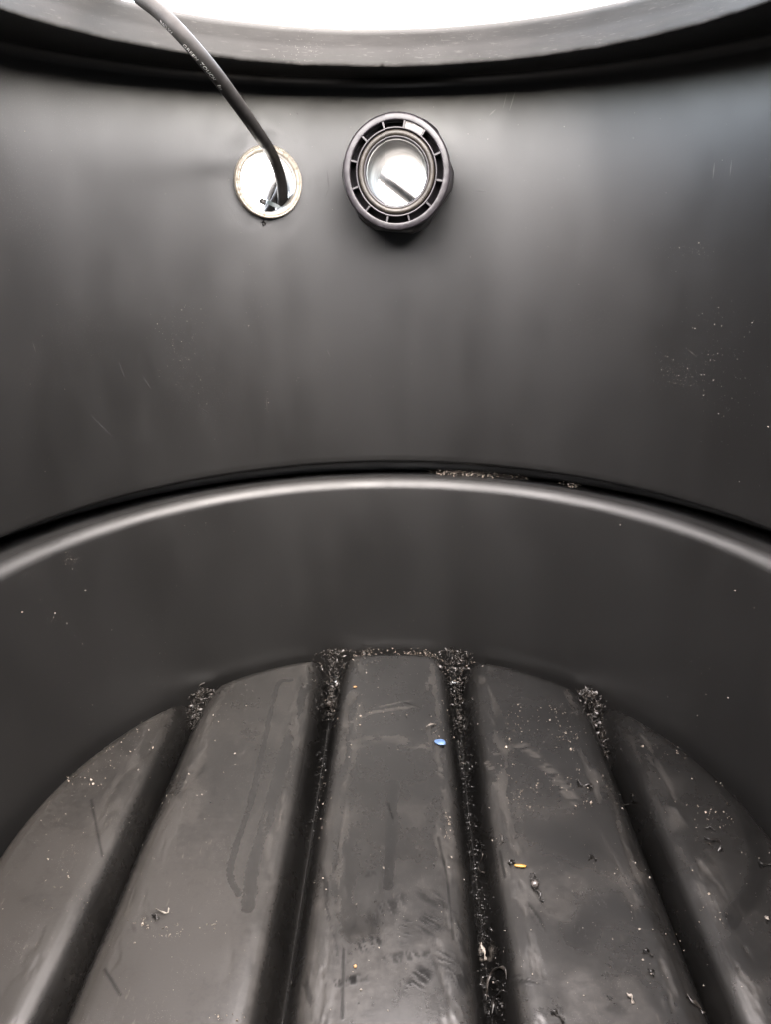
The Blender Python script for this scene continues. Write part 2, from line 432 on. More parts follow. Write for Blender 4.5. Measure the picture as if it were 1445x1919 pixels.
def build_floor():
    xs = list(np.arange(-.905, .9051, .0034))
    for g in GROOVES:
        xs = [x for x in xs if abs(x-g) > .122]
        for s in (-1, 1):
            xs += [g+s*t for t in np.concatenate([np.linspace(.001, .0165, 6), np.linspace(.018, .058, 26), np.linspace(.060, .1215, 22)])]
        xs.append(g)
    xs = np.array(sorted(xs))
    y0 = -.50
    t = np.linspace(0, 1, 470); t = np.concatenate([t[:-60], 1-(1-t[-60])*(1-np.linspace(0, 1, 90))])
    YF = np.sqrt(np.maximum((R_FL+.006)**2-xs**2, 0))
    Y = y0+t[None]*(YF[:, None]-y0)
    X = xs[:, None]+YAW*Y
    # near part, coarse, under and behind the eye
    tb = np.linspace(0, 1, 60)[:-1]
    YB = -BACK-np.sqrt(np.maximum((R_FL+.006)**2-xs**2, 0))
    Yb = YB[:, None]+tb[None]*(y0-YB[:, None]); Xb = xs[:, None]+YAW*Yb
    Y = np.concatenate([Yb, Y], 1); X = np.concatenate([Xb, X], 1)
    r = np.hypot(X, Y); over = (Y > 0) & (r > R_FL+.006)
    f = np.where(over, (R_FL+.006)/np.maximum(r, 1e-6), 1); X, Y = X*f, Y*f
    X = np.clip(X, -R_FL-.006, R_FL+.006)
    Z = floor_z(X, Y)
    Q = np.stack([X, Y], -1)
    # unevenness where the plank edges were scraped
    xp = X-YAW*Y
    gd = np.min([np.abs(xp-g) for g in GROOVES], axis=0)
    scrape = np.exp(-((gd-.080)/.026)**2)*sstep(.48, .72, fbm(np.stack([X*60, Y*14], -1), 1, 40, 4))
    Z = Z-.0012*scrape
    V = np.stack([X, Y, Z], -1)
    o = mesh_obj('floor', V, grid_faces(V.shape[0], V.shape[1], flip=False), M_FLOOR, tank)
    # dirt film, with part of the floor's light falloff painted in
    dust = .30+.9*(fbm(Q, 3.2, 50, 5)-.42)
    dust += .55*sstep(.5, .75, fbm(Q, 11, 77, 5))
    dust += .25*sstep(.1, -.6, X)          # the left planks carry more film
    d = edge_d(X, Y); dust += .35*np.exp(-d/.05)*fbm(Q, 30, 3, 3)
    dust = np.clip(dust, 0, 1.2)
    steep = 1-.85*sstep(.004, .018, -Z)
    dust = dust*(1-.86*sstep(-.25, .5, Y)*sstep(-.55, -.05, X))+.75*sstep(.4, -.35, Y)*sstep(.1, -.3, X)*(.4+1.2*fbm(Q, 9, 91, 4))  # floor light painted into the film: dimmer far middle, brighter near left
    wet = np.zeros_like(X)
    def band(pts, w, amt, soft=.35):
        nonlocal dust, wet
        D = poly_dist(Q, catmull(np.array([flat(*p) for p in pts]), 5))*(1+.5*(fbm(Q, 14, 5, 3)-.5))+.004*(fbm(Q, 60, 6, 3)-.5)
        m = sstep(w*(1+soft*.5), w*(1-soft), D)*amt
        dust = dust*(1-m); wet = np.maximum(wet, m)
    band([(545, 1275), (520, 1285), (497, 1380), (470, 1500), (440, 1590), (430, 1640), (446, 1676)], .0080, .55, .35)
    band([(572, 1285), (540, 1390), (498, 1540), (474, 1620), (463, 1700)], .016, .55, .5)
    band([(738, 1470), (734, 1560), (728, 1660)], .013, .7, .6)
    band([(650, 1560), (640, 1640), (655, 1730), (690, 1740)], .030, .5, .8)
    band([(1000, 1560), (1130, 1600), (1200, 1560)], .06, .6, .9)
    band([(1330, 1430), (1410, 1560), (1420, 1650), (1370, 1730)], .02, .7, .6)
    band([(1085, 1760), (1130, 1700), (1210, 1720)], .03, .6, .9)
    # light dry smears
    for pts, w, a in [([(645, 1355), (700, 1335), (780, 1325)], .006, .9), ([(700, 1328), (775, 1312)], .003, .8), ([(650, 1358), (665, 1350)], .01, .9),
                      ([(915, 1425), (935, 1470), (945, 1500)], .010, .7), ([(930, 1410), (985, 1400), (1035, 1450), (1075, 1500)], .016, .6),
                      ([(825, 1440), (832, 1480)], .007, .7), ([(838, 1520), (845, 1560), (852, 1600)], .008, .7), ([(650, 1400), (720, 1380), (800, 1400)], .02, .35)]:
        D = poly_dist(Q, [flat(*p) for p in pts])
        dust = dust + a*sstep(w*1.5, 0, D)*sstep(.36, .62, fbm(np.stack([X*40, Y*110], -1), 1, 21, 5))*2.6
    dust += .8*scrape
    gouge = np.zeros_like(X)
    def marks(px, py, wx, wy, ang, freq, amt, seed):
        """a patch of short parallel rub marks"""
        nonlocal gouge
        c = flat(px, py); ca, sa = math.cos(ang), math.sin(ang)
        u = (X-c[0])*ca+(Y-c[1])*sa; w = -(X-c[0])*sa+(Y-c[1])*ca
        env = sstep(1, .35, np.hypot(u/wx, w/wy)+.9*(fbm(Q, 26, seed, 4)-.5))
        st = fbm(np.stack([u*freq, w*freq*.16], -1), 1, seed+3, 3)
        gouge = np.maximum(gouge, amt*env*sstep(.44, .60, st))
    marks(692, 1768, .035, .020, .4, 200, .9, 1); marks(760, 1750, .06, .016, 1.3, 190, .7, 2)
    marks(806, 1730, .05, .040, .9, 170, .8, 3); marks(650, 1842, .055, .010, .1, 220, .8, 4)
    marks(668, 1836, .022, .013, .2, 120, 1, 14)
    marks(785, 1838, .075, .026, .9, 150, .9, 5); marks(838, 1800, .035, .04, 1.0, 170, .8, 6)
    marks(690, 1640, .05, .012, .2, 200, .5, 7); marks(700, 1725, .03, .03, .2, 170, .4, 8)
    marks(988, 1830, .022, .05, 1.2, 150, .7, 9); marks(1005, 1720, .010, .05, .3, 160, .6, 10)
    marks(820, 1690, .02, .06, .9, 180, .6, 11); marks(280, 1725, .05, .03, .6, 170, .45, 12); marks(615, 1700, .012, .16, .2, 190, .6, 13)
    marks(855, 1740, .018, .10, .3, 180, .6, 15); marks(735, 1700, .05, .03, .3, 210, .7, 17); marks(860, 1830, .03, .05, .4, 180, .8, 18); marks(575, 1850, .012, .10, .3, 160, .6, 19); marks(760, 1795, .10, .014, .1, 190, .6, 20)
    for pts, w in [([(822, 1570), (838, 1640), (850, 1760)], .0016), ([(643, 1780), (641, 1910)], .0010), ([(727, 1505), (737, 1535)], .0020),
                   ([(170, 1500), (190, 1600)], .0012), ([(195, 1815), (225, 1865)], .0010), ([(938, 1590), (948, 1640)], .0010), ([(760, 1318), (785, 1325)], .0016)]:
        D = poly_dist(Q, [flat(*p) for p in pts]); w = max(w, .0026); gouge = np.maximum(gouge, .65*sstep(w*1.7, w*.4, D))
    float_attr(o, 'dust', np.clip(dust, 0, 2.2)*steep); float_attr(o, 'wet', wet); float_attr(o, 'gouge', np.clip(gouge, 0, 1))
    return o
build_floor()

# ------------------------------------------------------------------ round parts
def frame(a):
    a = a/np.linalg.norm(a); up = np.array([0, 0, 1.]); r = np.cross(a, up); r /= np.linalg.norm(r); u = np.cross(r, a)
    return r, u, a                                     # a points out of the tank
def lathe(P0, a, prof, n=96, wob=None):
    """closed profile [(r,l)], l measured outwards along a"""
    r, u, a = frame(a); t = np.linspace(0, 2*math.pi, n, endpoint=False)
    pr = np.array(prof, float)
    rr = np.repeat(pr[None, :, 0], n, 0); ll = np.repeat(pr[None, :, 1], n, 0)
    if wob is not None: rr, ll = wob(rr, ll, t)
    V = P0+rr[..., None]*(np.cos(t)[:, None, None]*r+np.sin(t)[:, None, None]*u)+ll[..., None]*a
    return V, grid_faces(n, len(pr), wrap_n=True, wrap_m=True, flip=True)

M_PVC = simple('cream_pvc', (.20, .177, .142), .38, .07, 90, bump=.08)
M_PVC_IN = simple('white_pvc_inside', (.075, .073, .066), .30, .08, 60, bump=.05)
M_FIT = simple('dark_grey_fitting_plastic', (.0105, .0092, .0108), .42, .3, 140, spec=.38, bump=.15)
M_NUT = simple('charcoal_nut_plastic', (.010, .0095, .010), .36, .25, 120, bump=.12)
M_ORING = simple('brown_rubber_ring', (.011, .0088, .0066), .5, .35, 220, spec=.35, bump=.3)
M_BORE = simple('smooth_grey_bore', (.040, .040, .038), .60, .18, 80, spec=.22, bump=.08)
M_CABLE = simple('grey_cable_sheath', (.0090, .0085, .0081), .55, .2, 160, spec=.09, bump=.08)
M_CABLE_D = simple('dark_cable_sheath', (.016, .0165, .017), .42, .15, 160, bump=.08)
M_PRINT = simple('white_cable_print', (.22, .215, .21), .5, .2, 400, bump=.0)
M_TIE = simple('grey_green_nylon_tie', (.045, .055, .055), .35, .15, 120, bump=.05)
M_TIEH = simple('dark_nylon_head', (.022, .020, .018), .4, .2, 120, bump=.05)

# conduit
cond = thing('conduit_pipe', 'short cream plastic pipe set flush in the tank wall with a cable through it', 'pipe', COND)
def cw(rr, ll, t):
    q = np.stack([t*3, t*0], -1); w = (fbm(q, 4, 12, 4)-.5); w2 = vnoise(q, 22, 4)-.5
    front = (ll < -.015)
    ll = ll + front*(w*.006+w2*.003)[:, None]; return rr, ll
V, F = lathe(COND, A_COND, [(RC_OUT, .10), (RC_OUT, .01), (RC_OUT, -.022), (RC_OUT-.002, -.026), (RC_OUT-.0045, -.027), (RC_OUT-.0052, -.025), (RC_OUT-.0058, -.0265), (RC_IN+.002, -.026), (RC_IN, -.023), (RC_IN-.0002, .0), (RC_IN+.0015, .10)], 160, cw)
mesh_obj('pipe_end', V, F, M_PVC, cond, origin=COND)
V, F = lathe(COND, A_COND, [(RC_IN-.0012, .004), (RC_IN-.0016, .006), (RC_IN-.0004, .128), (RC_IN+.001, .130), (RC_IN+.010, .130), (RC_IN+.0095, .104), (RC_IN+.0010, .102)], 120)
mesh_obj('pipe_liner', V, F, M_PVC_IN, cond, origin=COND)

# connector
conn = thing('tank_connector', 'round charcoal tank connector with slotted ribbed face, rubber ring and open bore', 'pipe fitting', CONN_F)
K = .134
def kk(z): return z/545*K
def nick(rr, ll, t):
    q = np.stack([t*3, t*0], -1)
    return rr*(1+.010*(fbm(q, 7, 44, 4)-.5)[:, None]*(rr > K*.97)), ll+.0012*(fbm(q, 5, 2, 3)-.5)[:, None]
V, F = lathe(CONN_F, A_CONN, [(kk(472), .045), (kk(472), .001), (kk(476), -.0008), (kk(482), -.0012), (kk(525), -.0005), (kk(533), .001), (kk(538), .004), (kk(540), .010), (kk(545), .011), (kk(548), .014), (kk(548), .024), (kk(545), .028), (kk(528), .030), (kk(528), .045)], 144, nick)
mesh_obj('outer_ring', V, F, M_FIT, conn, origin=CONN_F)
V, F = lathe(CONN_F, A_CONN, [(kk(395), .02), (kk(395), .001), (kk(399), -.0006), (kk(409), -.0006), (kk(412), .001), (kk(412), .045), (kk(474), .045), (kk(474), .050), (kk(395), .050)], 120)
mesh_obj('inner_ring', V, F, M_FIT, conn, origin=CONN_F)
for k, dg in enumerate([107, 79.5, 53, 22, -10, -42, -73, -102, -132, -162, 166, 136]):
    r, u, a = frame(A_CONN)
    # angles read on the face: anticlockwise from the right
    t = math.radians(dg); e = math.cos(t)*r+math.sin(t)*u; f = -math.sin(t)*r+math.cos(t)*u
    w = .0022*random.uniform(.85, 1.15); pts = []
    for rr in (kk(410.5), kk(473.5)):
        for ww in (-w, w):
            for ll in (.0006, .044): pts.append(CONN_F+e*rr+f*ww+a*ll)
    mesh_obj('rib', pts, [(0, 1, 3, 2), (4, 6, 7, 5), (0, 4, 5, 1), (2, 3, 7, 6), (0, 2, 6, 4), (1, 5, 7, 3)], M_FIT, conn, smooth=False, origin=CONN_F)
r, u, a = frame(A_CONN)
pts = []
for dg in np.linspace(54.5, 78, 9):                                  # one slot of the face is filled flush
    t = math.radians(dg); e = math.cos(t)*r+math.sin(t)*u
    for rr, ll in ((kk(412.5), .004), (kk(471.5), .004), (kk(471.5), .044), (kk(412.5), .044)):
        pts.append(CONN_F+e*(rr+.0006*math.sin(dg))+a*(ll+.0012*vnoise(np.array([[dg*.3, rr*90]]), 1, 3)[0]))
mesh_obj('slot_plug', pts, [tuple(f) for f in grid_faces(9, 4, wrap_m=True)]+[(0, 1, 2, 3), (35, 34, 33, 32)], simple('light_grey_plug', (.085, .078, .070), .45, .5, 300, bump=.4), conn, smooth=False, origin=CONN_F)
tor = [(kk(360)+kk(27)*math.cos(t), .006+kk(27)*math.sin(t)) for t in np.linspace(0, 2*math.pi, 18, endpoint=False)]
V, F = lathe(CONN_F, A_CONN, tor, 120, lambda rr, ll, t: (rr, ll+.0006*(fbm(np.stack([t*3, t*0], -1), 20, 9, 3)-.5)[:, None]))
mesh_obj('rubber_ring', V, F, M_ORING, conn, origin=CONN_F)
V, F = lathe(CONN_F, A_CONN, [(kk(338), .012), (kk(334), .004), (kk(328), .003), (kk(318), .004), (kk(312), .007), (kk(306), .016), (kk(306), .030), (kk(402), .030), (kk(402), .022), (kk(340), .022)], 120)
mesh_obj('bore_lip', V, F, M_FIT, conn, origin=CONN_F)
V, F = lathe(CONN_F, A_CONN, [(kk(306), .0305), (kk(303), .034), (kk(303), .46), (kk(305), .465), (kk(345), .465), (kk(345), .0305)], 128)
mesh_obj('bore_tube', V, F, M_BORE, conn, origin=CONN_F)
# nut body: hexagon with rounded corners, then a flange against the wall
def hexw(rr, ll, t):
    hx = 1/np.cos(((t+.10) % (math.pi/3))-math.pi/6)
    hx = np.minimum(hx, 1.07)
    return rr*np.where(rr > kk(535), hx[:, None], 1.0), ll
V, F = lathe(CONN_F, A_CONN, [(kk(490), .085), (kk(532), .085), (kk(549), .089), (kk(553), .095), (kk(553), .195), (kk(549), .199), (kk(490), .199)], 180, hexw)
mesh_obj('hex_nut', V, F, M_NUT, conn, origin=CONN_F)
V, F = lathe(CONN_F, A_CONN, [(kk(470), .134), (kk(470), .040), (kk(492), .040), (kk(492), .138), (kk(510), .140), (kk(510), .26), (kk(420), .26), (kk(420), .134)], 120)
mesh_obj('body', V, F, M_NUT, conn, origin=CONN_F)

# ------------------------------------------------------------------ cables
def frames(path):
    T = np.gradient(path, axis=0); T /= np.linalg.norm(T, axis=1)[:, None]
    N = np.zeros_like(T); v = np.array([0, 0, 1.]) if abs(T[0, 2]) < .9 else np.array([1., 0, 0])
    n = v-T[0]*(v@T[0]); n /= np.linalg.norm(n)
    for i in range(len(T)):
        n = n-T[i]*(n@T[i]); n /= np.linalg.norm(n); N[i] = n
    return T, N, np.cross(T, N)
def tube(path, rad, n=24, cap=True):
    T, N, B = frames(path); t = np.linspace(0, 2*math.pi, n, endpoint=False)
    rad = np.broadcast_to(rad, (len(path),))
    V = path[:, None]+rad[:, None, None]*(np.cos(t)[None, :, None]*N[:, None]+np.sin(t)[None, :, None]*B[:, None])
    F = [tuple(f) for f in grid_faces(len(path), n, wrap_m=True)]
    if cap: F += [tuple(range(n)), tuple(range((len(path)-1)*n, len(path)*n))[::-1]]
    return V.reshape(-1, 3), F
dC = float(COND[1]-CAM[1])*CP-(COND[2]-FL)*SP      # depth of the wall at the conduit
CAB = [(60, 60, 1.95), (90, -70, 1.80), (150, -110, 1.58), (205, -62, 1.44), (255, -12, 1.385), (300, 24, 1.375), (345, 70, 1.375), (395, 128, 1.425), (440, 188, 1.53), (480, 245, 1.68), (508, 288, dC-.10), (524, 330, dC+.0), (529, 368, dC+.06), (524, 400, dC+.13), (500, 440, dC+.30), (470, 520, dC+.42)]
cpath = catmull([at(*p) for p in CAB], 20)
arc_len = np.concatenate([[0], np.cumsum(np.linalg.norm(np.diff(cpath, axis=0), axis=1))])
cab = thing('power_cable', 'thick grey cable with white print hanging over the rim and into the cream pipe', 'cable', cpath[80])
V, F = tube(cpath, .0143, 28); mesh_obj('sheath', V, F, M_CABLE, cab, origin=cpath[80])
def proj(P):
    q = P-CAM; d = q[1]*CP-q[2]*SP; u = q[0]; v = q[2]*CP+q[1]*SP
    u, v = u*CR-v*SR, u*SR+v*CR
    return PW/2+FPX*u/d, PH/2-FPX*v/d
def cable_text(txt, px, size, back, name='printed_text'):
    """print a word on the sheath: starts where the cable is seen at photo x=px, turned 'back' radians from the side facing the eye"""
    xs = np.array([proj(p)[0] for p in cpath[60:230]]); i0 = 60+int(np.argmin(np.abs(xs-px))); s0 = arc_len[i0]
    cu = bpy.data.curves.new(name, 'FONT'); cu.body = txt; cu.size = size; cu.resolution_u = 3; cu.space_character = 1.12
    ob = bpy.data.objects.new(name, cu); COL.objects.link(ob)
    dg = bpy.context.evaluated_depsgraph_get(); me = ob.evaluated_get(dg).to_mesh()
    vv = np.array([v.co[:] for v in me.vertices]); ff = [tuple(p.vertices) for p in me.polygons]
    ob.evaluated_get(dg).to_mesh_clear(); bpy.data.objects.remove(ob); bpy.data.curves.remove(cu)
    T = np.gradient(cpath, axis=0); T /= np.linalg.norm(T, axis=1)[:, None]
    out = []
    for x, y, _ in vv:
        s = s0+x
        P = np.array([np.interp(s, arc_len, cpath[:, k]) for k in range(3)]); t = np.array([np.interp(s, arc_len, T[:, k]) for k in range(3)]); t /= np.linalg.norm(t)
        e = CAM-P; e -= t*(e@t); e /= np.linalg.norm(e); b = np.cross(e, t)      # b: upwards across the print
        a = y/.0143-back
        out.append(P+(.0143+.00025)*(math.cos(a)*e+math.sin(a)*b))
    return mesh_obj(name, out, ff, M_PRINT, cab, smooth=False, origin=cpath[80])
cable_text('0.6/1 kV', 310, .0085, 1.15)
cable_text('GREEN', 351, .0094, 1.02)
cable_text('TOUCH', 376.5, .0108, .93)
cable_text('Eca', 409, .0105, .93)

lp = catmull([at(*p) for p in [(486, 450, dC+.34), (497, 408, dC+.20), (503, 378, dC+.17), (512, 348, dC+.17), (525, 326, dC+.18), (536, 342, dC+.17), (538, 364, dC+.15), (533, 392, dC+.15), (520, 440, dC+.32)]], 14)
V, F = tube(lp, .0118, 20)
o = mesh_obj('looped_cable', V, F, M_CABLE_D, origin=lp[40]); tag(o, 'dark grey cable loop behind the thick cable inside the cream pipe', 'cable')
lp = catmull([at(*p) for p in [(470, 470, dC+.34), (492, 415, dC+.16), (509, 386, dC+.12), (522, 360, dC+.13), (530, 330, dC+.17), (536, 300, dC+.24), (538, 250, dC+.32)]], 14)
V, F = tube(lp, .0118, 20)
o = mesh_obj('grey_cable', V, F, M_CABLE, origin=lp[40]); tag(o, 'grey cable leaning behind the thick cable, held under the zip tie', 'cable')
# cable passing outside, seen through the connector
dN = (CONN_F[1]+.50-CAM[1])*CP-(CONN_F[2]-FL)*SP
lp = catmull([at(*p) for p in [(560, 300, dN+.12), (640, 305, dN+.06), (690, 308, dN+.03), (722, 334, dN+.02), (750, 356, dN+.02), (778, 378, dN+.02), (815, 408, dN+.03), (830, 520, dN+.06)]], 14)
V, F = tube(lp, .0175, 20)
o = mesh_obj('dark_cable', V, F, M_CABLE_D, origin=lp[40]); tag(o, 'dark cable crossing diagonally, seen through the open bore of the round connector', 'cable')

# zip tie
tie = thing('zip_tie', 'grey nylon zip tie with square head round the cables in the pipe', 'zip tie', at(500, 382, dC+.08))
to = at(500, 382, dC+.08)
def ribbon(pts, wid, nrm, th=.0018):
    """flat strap: pts centre line, wid half width vector per point"""
    P = np.array(pts); W = np.array(wid); N = np.array(nrm)
    ring = np.stack([P-W-N*th, P+W-N*th, P+W+N*th, P-W+N*th], 1)
    F = [tuple(f) for f in grid_faces(len(P), 4, wrap_m=True)]+[(0, 1, 2, 3), tuple(4*(len(P)-1)+k for k in (3, 2, 1, 0))]
    return ring.reshape(-1, 3), F
e1 = at(530, 393, dC+.08)-at(496, 377, dC+.08); e1 /= np.linalg.norm(e1)
vz = -ray(510, 385); vz -= e1*(vz@e1); vz /= np.linalg.norm(vz); e2 = np.cross(vz, e1)
c0 = at(517, 386, dC+.095)
P, Wd, Nn = [], [], []
for t in np.linspace(0, 2*math.pi, 40):
    P.append(c0+e1*(-.031*math.cos(t))+vz*(.022*math.sin(t))); Wd.append(e2*.0052); n_ = e1*(-math.cos(t))+vz*math.sin(t); Nn.append(n_/np.linalg.norm(n_))
V, F = ribbon(P, Wd, Nn, .0011); mesh_obj('strap', V, F, M_TIE, tie, smooth=False, origin=to)
def obox(c, ax, half, bev=.0012):
    import bmesh
    bm = bmesh.new(); bmesh.ops.create_cube(bm, size=2)
    for v in bm.verts: v.co = Vector((v.co.x*half[0], v.co.y*half[1], v.co.z*half[2]))
    bmesh.ops.bevel(bm, geom=bm.edges[:], offset=bev, segments=2, affect='EDGES')
    bm.verts.index_update()
    V = [c+ax[0]*v.co.x+ax[1]*v.co.y+ax[2]*v.co.z for v in bm.verts]; F = [tuple(v.index for v in f.verts) for f in bm.faces]; bm.free(); return V, F
V, F = obox(at(492, 378, dC+.075), (e1, e2, vz), (.0072, .0078, .006)); mesh_obj('tie_head', V, F, M_TIEH, tie, origin=to)
V, F = obox(at(486.5, 375.5, dC+.075), (e1, e2, vz), (.0028, .0040, .0016), .0005); mesh_obj('tie_tail', V, F, M_TIEH, tie, origin=to)

# ------------------------------------------------------------------ swarf, crumbs, dust
M_SWARF = simple('black_plastic_shavings', (.008, .0073, .0067), .36, .9, 300, spec=.45, bump=.1)
M_SWARF_L = simple('grey_plastic_shavings', (.020, .0175, .0155), .42, .9, 350, spec=.4, bump=.1)
M_DUST = simple('pale_dust_grains', (.14, .124, .106), .7, .35, 500, bump=.0)
M_CRUMB = simple('mixed_pale_crumbs', (.13, .11, .09), .6, .7, 420, bump=.0)
def curl(c, size, n=7, tight=1.0):
    """one curled shaving: a thin twisted ribbon"""
    ax = rng.normal(size=3); ax /= np.linalg.norm(ax); b = np.cross(ax, rng.normal(size=3)); b /= np.linalg.norm(b); d = np.cross(ax, b)
    k = rng.uniform(.5, 4.5)*tight; R = size*rng.uniform(.18, .45); pit = size*rng.uniform(.1, .6); w = size*rng.uniform(.05, .13)
    t = np.linspace(0, k, n)
    P = c+R*(np.cos(t)[:, None]*b+np.sin(t)[:, None]*d)+(t/k-.5)[:, None]*pit*ax
    o = w*(np.cos(t*.4)[:, None]*ax+.5*np.sin(t*.4)[:, None]*b)
    V = np.stack([P-o, P+o], 1).reshape(-1, 3)
    F = [(2*i, 2*i+1, 2*i+3, 2*i+2) for i in range(n-1)]
    return V, F
OCT = np.array([(1, 0, 0), (-1, 0, 0), (0, 1, 0), (0, -1, 0), (0, 0, 1), (0, 0, -1)], float)
OF = [(0, 2, 4), (2, 1, 4), (1, 3, 4), (3, 0, 4), (2, 0, 5), (1, 2, 5), (3, 1, 5), (0, 3, 5)]
def grain(c, size):
    M = rng.normal(size=(3, 3)); q, _ = np.linalg.qr(M); s = size*rng.uniform(.5, 1.3, 3)
    return c+(OCT*s)@q, OF
class Acc:
    def __init__(s): s.V = []; s.F = []; s.k = 0
    def add(s, vf):
        V, F = vf; s.V.append(np.asarray(V)); s.F += [tuple(i+s.k for i in f) for f in F]; s.k += len(V)
    def obj(s, name, mat, label, cat, smooth=False):
        V = np.concatenate(s.V); o = mesh_obj(name, V, s.F, mat, smooth=smooth, origin=V.mean(0)); o['kind'] = 'stuff'; return tag(o, label, cat)
def fpt(x, y, h=0.0):
    z = float(floor_z(np.array([x]), np.array([y]))[0]); return np.array([x, y, z+h])
# piles in the far end of each channel
def pile(g, length, count, hmax, label, sz=.015, w0=.045):
    A = Acc(); G = Acc()
    yb = math.sqrt(R_FL**2-(g+YAW*.7)**2)
    for k in range(count):
        s = rng.random()**1.7*length; w = w0*max(.10, 1-s/length)**1.4+.008
        y = yb-.006-s; x = g+YAW*y+rng.normal()*w*.5
        if edge_d(np.array([x]), np.array([y]))[0] < .004: continue
        top = -.090+hmax*max(0, 1-s/length)**.8
        z0 = floor_z(np.array([x]), np.array([y]))[0]
        z = max(z0+.002, min(top*rng.uniform(.55, 1.0) if top > 0 else top+rng.uniform(-.01, .006), .012))
        c = np.array([x, y, z])
        q = rng.random()
        if q < .62: A.add(curl(c, sz*rng.uniform(.35, .9)*(1.9 if rng.random() < .12 else 1), 8))
        elif q < .74: A.add(curl(c+np.array([0, 0, .004]), sz*rng.uniform(1.2, 2.4), 12, .8))
        else: A.add(grain(c, rng.uniform(.0007, .0028)))
    for k in range(count//7):
        s = rng.random()*length*1.5; y = yb-.012-s; x = g+YAW*y+rng.normal()*w0*1.1
        if edge_d(np.array([x]), np.array([y]))[0] < .006: continue
        z = floor_z(np.array([x]), np.array([y]))[0]; c = np.array([x, y, z+.002])
        A.add(curl(c, sz*rng.uniform(.25, .8)) if rng.random() < .5 else grain(c, rng.uniform(.0006, .0020)))
    return A.obj('plastic_swarf', M_SWARF_L, label, 'shavings')
pile(GROOVES[0], .12, 520, .080, 'wedge of curly grey shavings packed in the far end of the leftmost floor channel', .013, .04)
pile(GROOVES[1], .22, 620, .098, 'wedge of grey shavings filling the far end of the floor channel left of centre', .013, .05)
pile(GROOVES[2], .30, 700, .098, 'long wedge of pale shavings filling the far end of the floor channel right of centre', .013, .05)
pile(GROOVES[3], .22, 560, .086, 'wedge of curled black shavings in the far end of the rightmost floor channel', .014, .045)
# seam along the far wall between the middle channels
A = Acc()
for k in range(620):
    px = rng.choice([rng.uniform(520, 940), rng.normal(625, 25), rng.normal(835, 30), rng.uniform(870, 1080)])
    th = math.pi/2-(px-722)/722*.70
    r = R_FL-abs(rng.normal())*.011-.003; x, y = r*math.cos(th), r*math.sin(th)
    c = fpt(x, y, rng.uniform(.004, .028 if 590 < px < 900 else .012))
    A.add(curl(c, rng.uniform(.006, .013)) if rng.random() < .5 else grain(c, rng.uniform(.001, .0032)))
A.obj('wall_seam_crumbs', M_CRUMB, 'line of pale crumbs and shavings along the far foot of the lower wall', 'crumbs')
# ledge heap
A = Acc()
for k in range(330):
    px = rng.choice([rng.normal(862, 26), rng.normal(920, 35), rng.uniform(805, 990), rng.normal(1072, 9)], p=[.45, .25, .2, .1])
    py0 = np.interp(px, [800, 860, 964, 1057, 1090], [885, 886, 893, 906, 911])
    d = ray(px, py0+rng.normal()*3.2)
    t = np.linspace(1.5, 3, 1500); P = CAM+d*t[:, None]; r = np.hypot(P[:, 0], P[:, 1])
    zl = np.interp(r, [R_LIP+.028, R_LIP+.045, R_CR+.01], [H_LIP, H_LIP-.0022, H_LIP-.0085])
    i = np.argmax(P[:, 2] < zl+.002); c = P[i].copy()
    c[2] += .0
    A.add(grain(c, rng.uniform(.0008, .0030)) if rng.random() < .6 else curl(c, rng.uniform(.004, .009)))
A.obj('ledge_crumbs', M_CRUMB, 'thin heap of grey crumbs lying on the dark ledge right of centre', 'crumbs')
# channel strips
def strip(g, y0, y1, count, sz, label, name='channel_swarf'):
    A = Acc()
    for k in range(count):
        y = rng.uniform(y0, y1); dens = vnoise(np.array([[y*9, g]]), 1.6, 88)[0]
        if rng.random() > dens*1.35: continue
        x = g+YAW*y+rng.normal()*.009
        c = fpt(x, y, rng.uniform(.001, .010))
        A.add(curl(c, rng.uniform(.5, 1.2)*sz) if rng.random() < .6 else grain(c, rng.uniform(.001, .003)))
    A.obj(name, M_SWARF, label, 'shavings')
strip(GROOVES[2], -.40, .62, 760, .012, 'broken trail of black shavings along the bottom of the channel right of centre')
strip(GROOVES[1], .15, .70, 90, .010, 'sparse shavings along the bottom of the channel left of centre')
# floor dust and crumbs
A = Acc()
for k in range(5200):
    x = rng.uniform(-.88, .88); y = rng.uniform(-.45, .88)
    if edge_d(np.array([x]), np.array([y]))[0] < .012: continue
    q = np.array([[x, y]])
    den = sstep(.42, .68, fbm(q, 7, 60, 4))[0]*.85+.12
    den *= .45+.8*(y+.45)/1.3
    if rng.random() > den: continue
    s = min(.0036, .0004+.00042*rng.pareto(2.1))
    A.add(grain(fpt(x, y, s*.4), s*rng.uniform(.7, 1.1)))
A.obj('floor_dust', M_DUST, 'fine pale dust grains scattered over the black ribbed floor', 'dust')
A = Acc()
clusters = [(985, 1350, 40, 26, 40), (1050, 1330, 20, 14, 14), (955, 1420, 20, 40, 16), (1000, 1480, 40, 30, 26), (975, 1505, 16, 14, 12), (1060, 1385, 30, 20, 26), (830, 1370, 20, 30, 16),
            (700, 1330, 60, 40, 30), (620, 1330, 10, 30, 16), (215, 1400, 60, 40, 40), (150, 1460, 60, 30, 30), (120, 1640, 50, 60, 20), (330, 1745, 30, 15, 14), (270, 1730, 20, 10, 12), (395, 1740, 25, 10, 8),
            (420, 1905, 30, 6, 10), (1330, 1540, 50, 40, 30), (1250, 1400, 60, 30, 34), (1370, 1470, 30, 30, 18), (1300, 1730, 60, 60, 16), (600, 1500, 12, 60, 20), (840, 1550, 8, 30, 18), (1090, 1480, 40, 40, 20), (690, 1240, 60, 10, 16)]
